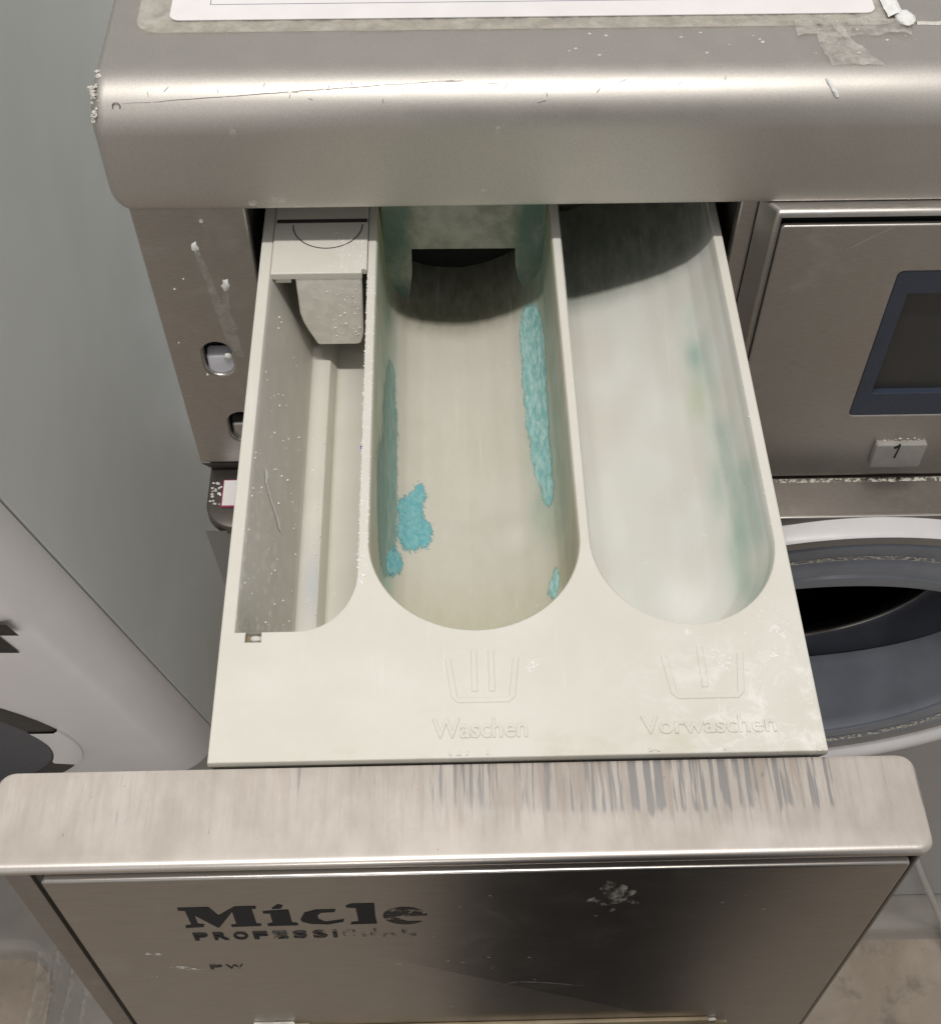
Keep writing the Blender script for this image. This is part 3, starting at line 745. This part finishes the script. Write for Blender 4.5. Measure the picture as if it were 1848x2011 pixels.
# worn print on the face
#LOGO-BEGIN
LOGO = {'M': [[(-11.5, -33.4), (-11.62, -35.73), (-9.46, -36.26), (-9.46, -49.08), (-11.6, -49.77), (-11.83, -52.03), (-5.64, -51.39), (-5.18, -48.95), (-7.19, -48.41), (-7.06, -40.55), (-1.24, -52.09), (-0.52, -52.14), (5.61, -37.98), (5.45, -49.43), (3.57, -49.92), (3.57, -51.99), (13.5, -51.59), (13.73, -49.75), (12.2, -49.25), (12.26, -35.85), (13.78, -35.55), (13.87, -33.23), (6.96, -33.38), (0.69, -41.04), (-1.44, -33.25)]], 'i': [[(15.5, -38.21), (15.62, -40.19), (17.74, -40.32), (17.61, -48.77), (15.74, -49.88), (15.78, -51.95), (25.84, -51.77), (25.9, -49.71), (24.07, -49.19), (24.13, -37.17), (18.76, -37.62)]], 'dot': [[(18.9, -35.29), (21.16, -32.14), (22.79, -33.2), (21.77, -36.05), (18.92, -36.26)]], 'c': [[(27.13, -46.13), (29.0, -40.24), (32.93, -37.72), (39.46, -37.73), (38.98, -40.27), (34.46, -40.58), (33.02, -43.08), (33.22, -46.51), (35.16, -49.08), (41.62, -47.05), (41.15, -49.46), (36.04, -51.6), (30.29, -50.82), (27.46, -48.59)]], 'l': [[(42.94, -34.83), (44.97, -33.02), (52.36, -33.09), (52.11, -45.29), (52.34, -51.82), (43.29, -52.07), (43.86, -50.04), (46.23, -49.38), (46.11, -36.97), (43.11, -36.4)]], 'e': [[(69.42, -45.17), (69.26, -43.78), (68.76, -42.06), (67.92, -40.5), (66.79, -39.18), (65.43, -38.16), (63.9, -37.49), (62.28, -37.19), (60.65, -37.29), (59.09, -37.77), (57.66, -38.61), (56.44, -39.79), (55.5, -41.23), (54.87, -42.87), (54.6, -44.64), (54.69, -46.44), (55.16, -48.18), (55.97, -49.78), (57.09, -51.15), (58.47, -52.22), (60.03, -52.93), (61.7, -53.25), (63.37, -53.15), (64.98, -52.64), (66.44, -51.75), (67.76, -50.75), (65.23, -50.18), (62.67, -50.43), (60.21, -48.23), (59.45, -45.75), (63.2, -45.58)]]}
#LOGO-END
def poly_print(name, loops, mat, parent, y=-34.52):
    for lp in loops: pass
    V, F = [], []
    bm = bmesh.new()
    for lp in loops:
        vs_ = [bm.verts.new((p[0], y, p[1])) for p in lp]
        bm.faces.new(vs_).normal_update()
    bmesh.ops.triangulate(bm, faces=bm.faces)
    for f_ in bm.faces:
        f_.normal_update()
        if f_.normal.y > 0: f_.normal_flip()
    b = base_of(parent)
    for v_ in bm.verts: v_.co = v_.co * S - b
    me = bpy.data.meshes.new(name); bm.to_mesh(me); bm.free(); return finish(name, me, mat, parent, 0)
for nm, mt in (('M', m_worn), ('i', m_worn), ('dot', m_worn), ('c', m_worn), ('l', m_worn), ('e', m_worn2)):
    if nm in LOGO: poly_print('brand_letter', LOGO[nm], mt, dr)
xx = -10.6
for ch, mt in zip('PROFESSIONAL', [m_worn] * 4 + [m_worn2] * 4 + [m_worn3] * 4):
    wd = {'I': 1.6, 'M': 6}.get(ch, 5.0)
    text('line_letter', ch, wd, 6.9, (xx, -34.5, -64.0), 'xz', mt, dr, .01, 0, .28); xx += wd + 1.75
for ch, x, wd in (('P', -10.0, 4.6), ('W', -4.2, 6.4)):
    text('line_letter', ch, wd, 4.6, (x, -34.5, -94.8), 'xz', m_worn2, dr, .01, 0, .1)
# smears and scratches on the face
def smear(x, z, w_, h, mat, y=-34.5, seed=0, name='soap_smear', rot=0.0):
    pts = []
    for k in range(26):
        t = 2 * math.pi * k / 26; r = 1 + .55 * nz(math.cos(t) * 2 + seed * 7, math.sin(t) * 2, seed)
        a, b_ = w_ * r * math.cos(t), h * r * math.sin(t)
        pts.append((x + a * math.cos(rot) - b_ * math.sin(rot), y, z + a * math.sin(rot) + b_ * math.cos(rot)))
    mesh(name, pts, [tuple(range(26))], mat, dr, 0)
m_smear2 = alpha_mat('bright_white_smear', (.72, .70, .66, 1), .8, 380, .42, .62)
m_wisp = alpha_mat('wispy_white_smear', (.66, .64, .60, 1), .62, 300, .40, .68, .8, (1, 1, .45))
for i, q in enumerate(((130, -26, 4.2, 9), (133, -33, 2.2, 7), (126, -37, 1.6, 3.5), (137, -37, 1.3, 2.2), (131, -44, .9, 1.6), (123, -34, 1.0, 2.2))): smear(*q, m_wisp, seed=i, rot=(.2, -.5, .6, .9, 0, -.6)[i])
for i, q in enumerate(((-27, -77, 3.2, 1.6), (-20.5, -92, 3.8, 1.8), (-16.5, -94, 3.0, 1.4), (-31.5, -101, 1.5, .9))): smear(*q, m_smear2, seed=i + 9, rot=-.3)
for i in range(26): smear(random.uniform(30, 215), random.uniform(-165, -25), random.uniform(.3, .9), random.uniform(.2, .5), m_smear2, seed=i + 20)
v, f = tube_mesh([(94 + i * 1.7, -34.45, -123 + 6 * math.sin(min(1, i / 5) * 1.5) - .02 * i * i) for i in range(18)], [.1 + .12 * math.sin(math.pi * i / 17) for i in range(18)], 5)
mesh('scratch', v, f, m_scr, dr)

# ================================================================== residue lying in the drawer
#STAIN-BEGIN
STAINS = {'blob': [(112, 21), (108, 27), (103, 30), (102, 31), (103, 32), (104, 34), (107, 33), (109, 32), (114, 31), (116, 34), (119, 35), (122, 35), (124, 34), (126, 30), (127, 26), (126, 23), (123, 22), (117, 23)], 'blob2': [(140, 16), (135, 15), (131, 17), (129, 21), (131, 23), (132, 25), (135, 24), (138, 21), (140, 18)], 'left': [(62, 15), (64, 19), (76, 20), (90, 21), (97, 21), (112, 21), (125, 22), (130, 21), (139, 19), (143, 13), (136, 11), (117, 9), (97, 12), (84, 12), (71, 13)], 'right': [(325, 25), (323, 18), (314, 14), (302, 13), (281, 15), (268, 15), (260, 15), (251, 15), (245, 17), (244, 19), (247, 20), (255, 23), (259, 25), (264, 25), (272, 26), (286, 27), (303, 27), (315, 27)], 'small': [(224, 19), (223, 16), (218, 17), (215, 20), (216, 24), (219, 23), (220, 21)]}
#STAIN-END
def patch(name, label, g, poly, mat, thick, seed, soft=1.5, rag=1.0, cat='residue', group=None):
    """a lumpy layer that follows the compartment surface; poly in (loop, level) grid units"""
    nk, nj = len(g), len(g[0]); xs = [p[0] for p in poly]; ks = [p[1] for p in poly]
    j0, j1 = max(1, int(min(xs)) - 3), min(nj - 2, int(max(xs)) + 4); k0, k1 = max(1, int(min(ks)) - 3), min(nk - 2, int(max(ks)) + 4)
    sub = 3; V = []; idx = {}; cov = []; memo = {}
    def gp(j, k):
        a, b = int(j), int(k); fj, fk = j - a, k - b; a2, b2 = min(a + 1, nj - 1), min(b + 1, nk - 1)
        P = lambda jj, kk: Vector(g[kk][jj])
        return (P(a, b) * (1 - fj) + P(a2, b) * fj) * (1 - fk) + (P(a, b2) * (1 - fj) + P(a2, b2) * fj) * fk
    F = []
    J, K = (j1 - j0) * sub, (k1 - k0) * sub
    inside = {}
    for a in range(J + 1):
        for b in range(K + 1):
            j, k = j0 + a / sub, k0 + b / sub; p = gp(j, k)
            jj = j + rag * 1.2 * nz(p.x + seed, p.y, p.z, .35); kk = k + rag * .5 * nz(p.x, p.y + seed, p.z, .5)
            inside[a, b] = inpoly(jj, kk, poly)
    def depth(a, b):
        if (a, b) not in memo:
            n = 0
            for da in range(-8, 9, 2):
                for db in range(-5, 6, 2): n += inside.get((a + da, b + db), False)
            memo[a, b] = n / 54
        return memo[a, b]
    for a in range(J):
        for b in range(K):
            q = [(a, b), (a + 1, b), (a + 1, b + 1), (a, b + 1)]
            if max(depth(*c) for c in q) < .06: continue
            ids = []
            for c in q:
                if c not in idx:
                    j, k = j0 + c[0] / sub, k0 + c[1] / sub; p = gp(j, k)
                    du = gp(min(j + .5, nj - 1.01), k) - gp(j - .5, k); dv = gp(j, min(k + .5, nk - 1.01)) - gp(j, k - .5)
                    n = du.cross(dv).normalized()
                    if n.z < 0 or (abs(n.z) < .2 and n.dot(Vector((87.8, p.y, 0)) - Vector((p.x, p.y, 0))) < 0): n = -n
                    h = thick * min(1, max(0, depth(*c) - .25) * 1.4) * (.55 + .6 * abs(nz(p.x, p.y, p.z + seed, .9)) + .45 * abs(nz(p.x, p.y, seed, 2.3))) + .08
                    idx[c] = len(V); V.append(tuple(p + n * h)); cov.append(depth(*c))
                ids.append(idx[c])
            F.append(tuple(ids))
    if not F: return None
    o = mesh(name, V, F, mat, None, 60, False); o.data.shade_smooth()
    at = o.data.attributes.new('cover', 'FLOAT', 'POINT')
    for i, c in enumerate(cov): at.data[i].value = c
    return tag(o, label, cat, group)
if STAINS:
    patch('detergent_residue', 'bright turquoise detergent lump stuck on the floor of the middle compartment', G2, STAINS['blob'], m_blue, .6, 1, rag=.8)
    patch('detergent_residue', 'small turquoise lump nearest the rounded front of the middle compartment, below the bigger one', G2, STAINS['blob2'], m_blue, .7, 2, rag=.8)
    patch('detergent_residue', 'long dull teal band of scum down the left wall of the middle compartment', G2, STAINS['left'], m_teal, .25, 3)
    patch('detergent_residue', 'thick pale turquoise crust along the right wall of the middle compartment', G2, STAINS['right'], m_crust, .45, 4, rag=1.5)
    patch('detergent_residue', 'little turquoise smear at the right front curve of the middle compartment', G2, STAINS['small'], m_crust, .4, 5)
# crumbs of white powder
def crumbs():
    bm = bmesh.new()
    def add(x, y, z, r):
        m_ = Matrix.Translation((x * S, y * S, z * S)) @ Matrix.Diagonal((r * S * random.uniform(.7, 1.4), r * S * random.uniform(.7, 1.4), r * S * .6, 1))
        for v_ in bmesh.ops.create_icosphere(bm, subdivisions=1, radius=1, matrix=m_)['verts']:
            v_.co += Vector((random.gauss(0, 1), random.gauss(0, 1), random.gauss(0, .6))) * r * S * .28
    for i in range(900):                                           # crusted top of the first divider
        y = random.uniform(70, 226); add(random.choice((46.3, 46.6, 48, 49.2)) + random.uniform(-.4, .4), y, random.uniform(-.35, .05), random.uniform(.12, .34))
    for i in range(40): add(26 + 17 * random.random() ** .6, 226.5, random.uniform(-38, -3), random.uniform(.12, .38))
    for i in range(120): add(random.uniform(30, 46), random.uniform(228, 252), .9, random.uniform(.1, .4))
    for i in range(80):                                            # grey wall and trough of the left compartment
        x = random.uniform(5.6, 17); add(x, random.uniform(52, 215), interp(sec, x) + .2, random.choice((.15, .2, .3, .45)))
    for i in range(60): add(random.uniform(18.5, 26), random.uniform(60, 190), -54.8, random.uniform(.15, .4))
    for i in range(230):                                           # chalky right corner of the deck
        x = 150 + 49 * random.random() ** .6; y = random.uniform(3, 60)
        if inpoly(x, y, h3): continue
        add(x, y, -.05, random.choice((.1, .15, .2, .3)))
    for cx, cy, r in ((197, 3, 2.2), (190, 47, 2), (193, 44, 1.6), (171, 33, 3), (169, 37, 3.2), (106, 34, 3), (188, 36, 1.5), (160, 52 - 6, 1.2)):
        for k in range(40): add(cx + random.gauss(0, r * .5), cy + random.gauss(0, r * .5), -.08, random.uniform(.12, .4))
    for i in range(60): add(random.choice((126.6, 128.6, 196, 199.4, 1, 4)) + random.uniform(-.3, .3), random.uniform(60, 240), .02, random.uniform(.12, .35))
    for x, y in ((48, 80), (48.3, 72), (47.6, 69)): add(x, y, .1, .8)
    me = bpy.data.meshes.new('detergent_crumbs'); bm.to_mesh(me); bm.free()
    o = finish('detergent_crumbs', me, m_chalk, None, 0); tag(o, 'white detergent crumbs scattered over the ribs and deck of the drawer', 'crumbs', kind='stuff')
crumbs()
v, f = tube_mesh([(8.2, 131, -12.8), (8.3, 128, -13.0), (8.4, 125.4, -13.6), (9.6, 122, -19.4), (11.4, 118.6, -27), (12.4, 115.4, -31)], [.35, .4, .25, .3, .35, .4], 6)
v = [(a + .35, b, interp(sec, a) + .5 + (.35 if i_ % 2 else 0)) for i_, (a, b, c) in enumerate(v)]
hb = mesh('lint_thread', v, f, m_chalk); tag(hb, 'short white thread of lint on the grey wall of the left compartment', 'lint')

# ================================================================== laminated notice and tape on the lid
no = thing('laminated_notice', 'white laminated paper notice taped flat on the steel lid', 'notice', (110, 340, 78))
rp = lambda x0, x1, y0, y1, r: rrect(x0, x1, y0, y1, r, 5)
def sheet(name, loop, z, mat, parent, th=.25):
    v, f = lofts([[(x, y, z) for x, y in loop], [(x, y, z + th) for x, y in loop]], True, (True, True)); return mesh(name, v, f, mat, parent, 30)
sheet('film_margin', rp(-44, 266, 284, 470, 9), 78.12, m_clear, no, .3)
pp = sheet('paper', rp(-31, 257, 291.8, 462, 4), 78.5, m_paper, no, .35)
lw = .35
rbox('printed_line', -15, 252, 302.4, 302.4 + lw, 78.86, 78.9, m_line, pp); rbox('printed_line', -15.3, -15, 302.4, 450, 78.86, 78.9, m_line, pp)
def crumple(name, label, loop_fn, nu, nv, mat, cat):
    vs = [loop_fn(i / nu, j / nv) for i in range(nu + 1) for j in range(nv + 1)]
    fs = [(i * (nv + 1) + j, (i + 1) * (nv + 1) + j, (i + 1) * (nv + 1) + j + 1, i * (nv + 1) + j + 1) for i in range(nu) for j in range(nv)]
    o = mesh(name, vs, fs, mat, None, 60); return tag(o, label, cat) if cat else o
def topz(y): return 78.0 if y > 242 + LR else 78 - LR + math.sqrt(max(0, LR ** 2 - (242 + LR - y) ** 2))
crumple('adhesive_tape', 'yellowed strip of clear tape along the lower edge of the laminated notice', lambda u, v_: (-40 + u * 290, 283.2 + v_ * (7.4 + nz(u * 9, 1)) + .8 * nz(u * 14, v_ * 2), 78.55 + .25 * abs(nz(u * 30, v_ * 3))), 60, 4, m_yellowtape, 'tape')
crumple('adhesive_tape', 'crumpled clear tape tail hanging over the front edge of the lid', lambda u, v_: (236 + 7 * u + (9 * u + 4) * (v_ - .5) * 1.6 - 3 * math.sin(3 * u), 290 - 33 * u, topz(290 - 33 * u) + .4 + 2.2 * abs(nz(u * 5, v_ * 3, 3)) + .8 * abs(nz(u * 14, v_ * 9))), 24, 10, m_tape, 'tape')
crumple('adhesive_tape', 'wrinkled tape bunched under the right corner of the notice', lambda u, v_: (222 + 46 * u, 276 + 11 * v_ + 3 * nz(u * 4, v_), 78.7 + 1.8 * abs(nz(u * 7, v_ * 3, 1))), 24, 8, m_tape, 'tape')
pt = lump('putty_blob', (267.5, 286.5, 79.4), 4.2, m_chalk, None, (.9, 1.1, .5), 2, .25); tag(pt, 'white putty blob at the right corner of the notice', 'putty')
crumple('adhesive_tape', 'pale folded tape standing on end above the white putty blob', lambda u, v_: (261 + 7 * v_ - 2 * u, 288 + 28 * u, 79.0 + 1.6 * math.sin(math.pi * v_) + .5 * nz(u * 6, v_ * 3)), 12, 6, m_chalk, 'tape')
fk = mesh('soap_flake', *tube_mesh([bull(229.5 + i * .9, 62 - 4.6 * i, .3) for i in range(6)], [.5, .8, .7, .9, 1.0, .5], 7), m_chalk); tag(fk, 'bright white soap flake stuck on the rounded lid edge below the tape', 'flake')
sl = crumple('adhesive_tape', 'pale ridge of old tape on the lid right of the white putty blob', lambda u, v_: (272 + 60 * u, 283.6 + 2.6 * v_ + .5 * nz(u * 12, 0), 78.1 + .5 * math.sin(math.pi * v_)), 30, 4, m_crumb, 'tape')
cr = []
for i in range(26):
    x = random.uniform(120, 320); y = random.uniform(264, 282); lump('soap_crust', (x, y, 78), random.uniform(.2, .7), m_crumb, lid, (1.4, 1, .4), i)

sp = lump('detergent_speck', (46.0, 131, -.6), .9, m_ink, None, (.5, 1.6, .6), 5); tag(sp, 'tiny deep blue detergent speck on the first rib of the drawer', 'speck')
v, f = tube_mesh([(452, 252, -640), (474, 250, -700), (497, 244, -752), (517, 240, -795), (534, 236, -832), (546, 230, -866), (552, 222, -886)], 3.2, 10)
ho = mesh('drain_hose', v, f, m_hose); tag(ho, 'thin pale hose running down the dim machine front to the floor kerb at lower right', 'hose')

crumple('plastic_film', 'crinkled clear plastic film lying over the floor kerb at the lower left corner', lambda u, v_: (-318 + 62 * u + 5 * nz(v_ * 3, u), 236 - 190 * v_, -866 - 14 * v_ + 5 * math.sin(u * 24 + 2 * nz(v_ * 2, 1)) + 3 * nz(u * 9, v_ * 4)), 50, 16, m_clearfilm, 'film')

# ================================================================== NEIGHBOUR on the left
nb = thing('washing_machine', 'pale grey sided white machine on the far left, its dark round door cut off', 'washing machine', (-350, 450, -892))
NX, NY, NK = -170.0, 200.7, 0.3072
def nbprof(z):
    Ys = min(NY - NK * z, 480); R = 46
    p = [(NX, 900), (NX, Ys + 2.2), (NX - .3, Ys + 1.7), (NX - 2, Ys + 1.4), (NX - 2, Ys), (NX - .6, Ys - .5), (NX - .2, Ys - 1.4)]
    for i in range(1, 15):
        t = math.pi / 2 * i / 14; p.append((NX - .2 - R * (1 - math.cos(t)), Ys - 1.4 - R * math.sin(t)))
    return p + [(-620, Ys - 1.4 - R)]
zs = [260, 120, 40, -60, -160, -260, -360, -460, -560, -640, -650, -700, -868]
pts = [[(x, y, z) for x, y in nbprof(z)] for z in zs]
v, f = lofts([p[:4] for p in pts], False); mesh('side_panel', v, f, m_nside, nb, 30)
v, f = lofts([p[3:5] for p in pts], False); mesh('seam', v, f, m_darkgrey, nb, 30)
v, f = lofts([p[4:] for p in pts], False); mesh('front_panel', v, f, m_white, nb, 40)
mesh('top_panel', [(NX, 900, 260), (NX, NY - NK * 260, 260), (-620, NY - NK * 260 - 46, 260), (-620, 900, 260)], [(0, 1, 2, 3)], m_white, nb, 0)
#NB-BEGIN
NBP = {'marks': [[(-201.4, -301.2), (-193.2, -301.8), (-193.2, -326.6), (-209.7, -325.4)], [(-207.3, -318.4), (-206.5, -329.3), (-206.6, -369.1), (-224.3, -367.8)]], 'door': ((-627.1, -648.4), 369.7), 'catch': [85.5, 111.0]}
#NB-END
TS = math.atan(NK); NUP = Vector((0, -math.sin(TS), math.cos(TS))); NIN = Vector((0, math.cos(TS), math.sin(TS)))
def nbface(x, z, off=0.0):
    return tuple(Vector((x, NY - NK * z - 1.4 - 46, z)) - NIN * off)
if NBP:
    for lp in NBP['marks']:
        mesh('printed_mark', [nbface(x, z, .15) for x, z in lp], [tuple(range(len(lp)))], m_black, nb, 0)
    (dx, dz), rd = NBP['door']
    c0 = Vector(nbface(dx, dz))
    def dpt(r, th, o): return tuple(c0 + Vector((1, 0, 0)) * r * math.sin(th) + NUP * r * math.cos(th) - NIN * o)
    dd = bpy.data.objects.new('porthole', None); C.objects.link(dd); dd.parent = nb; dd.location = c0 * S - nb.location; dd.empty_display_size = .02
    def nring(name, prof, mat, a0=0, a1=360, n=90):
        rings = [[dpt(r, math.radians(a0 + (a1 - a0) * k / n), o) for r, o in prof] for k in range(n + 1)]
        v, f = lofts(rings, False); return mesh(name, v, f, mat, dd, 40)
    nring('door_frame', [(rd, -1), (rd - .3, 1.6), (rd - 2, 2.6), (rd - 24, 2.6), (rd - 26, 1.5)], m_darkgrey)
    nring('door_glass', [(rd - 25, 1.6), (rd - 60, 3), (rd - 120, 4), (1, 6)], m_doorglass)
    nring('door_catch', [(rd + 2, -1), (rd + 2, 3), (rd - 1, 4.6), (rd - 22, 4.2), (rd - 25, 1.6)], m_label, NBP['catch'][0], NBP['catch'][1], 10)

# ================================================================== the photographer, mirrored in the steel front of the drawer
def photographer():
    me = bpy.data.meshes.new('person'); o = bpy.data.objects.new('person', me); C.objects.link(o); o.location = (.19, -.30, -.892)
    P_ = {'pel': (0, -30, 900, 115), 'waist': (0, -60, 1030, 105), 'chest': (-10, -100, 1250, 120), 'neck': (-15, -95, 1420, 48), 'head': (-20, -60, 1520, 72), 'top': (-20, -50, 1600, 62)}
    for sd, n in ((-1, 'l'), (1, 'r')):
        P_.update({n + 'hip': (sd * 75, -5, 840, 82), n + 'knee': (sd * 64, 10, 480, 70), n + 'ank': (sd * 58, -5, 90, 60), n + 'heel': (sd * 60, -10, 50, 66), n + 'toe': (sd * 60, 165, 44, 66),
                   n + 'sho': (-10 + sd * 165, -100, 1370, 50), n + 'elb': (-20 + sd * 215, -80, 1110, 40), n + 'wri': (-70 + sd * 80, 5, 1235, 28), n + 'han': (-90 + sd * 55, 25, 1262, 24)})
    names = list(P_); E_ = [('pel', 'waist'), ('waist', 'chest'), ('chest', 'neck'), ('neck', 'head'), ('head', 'top')]
    for n in 'lr': E_ += [('pel', n + 'hip'), (n + 'hip', n + 'knee'), (n + 'knee', n + 'ank'), (n + 'ank', n + 'heel'), (n + 'heel', n + 'toe'), ('chest', n + 'sho'), (n + 'sho', n + 'elb'), (n + 'elb', n + 'wri'), (n + 'wri', n + 'han')]
    me.from_pydata([tuple(v * S for v in P_[k][:3]) for k in names], [(names.index(a), names.index(b)) for a, b in E_], [])
    sk = o.modifiers.new('skin', 'SKIN'); o.modifiers.new('sub', 'SUBSURF').levels = 1
    for k, sv in zip(names, me.skin_vertices[0].data):
        rr = P_[k][3] * S; sv.radius = (rr, rr); sv.use_root = (k == 'pel')
    dg = bpy.context.evaluated_depsgraph_get(); m2 = bpy.data.meshes.new_from_object(o.evaluated_get(dg))
    o.modifiers.clear(); o.data = m2; m2.name = 'person'; m2.materials.clear(); m2.materials.append(m_cloth); m2.shade_smooth()
    tag(o, 'person in dark trousers and shoes, only a dark reflection in the steel drawer front', 'person')
m_cloth = plain('dark_cloth', (.022, .023, .028), .85, var=.1, nscale=80)
photographer()
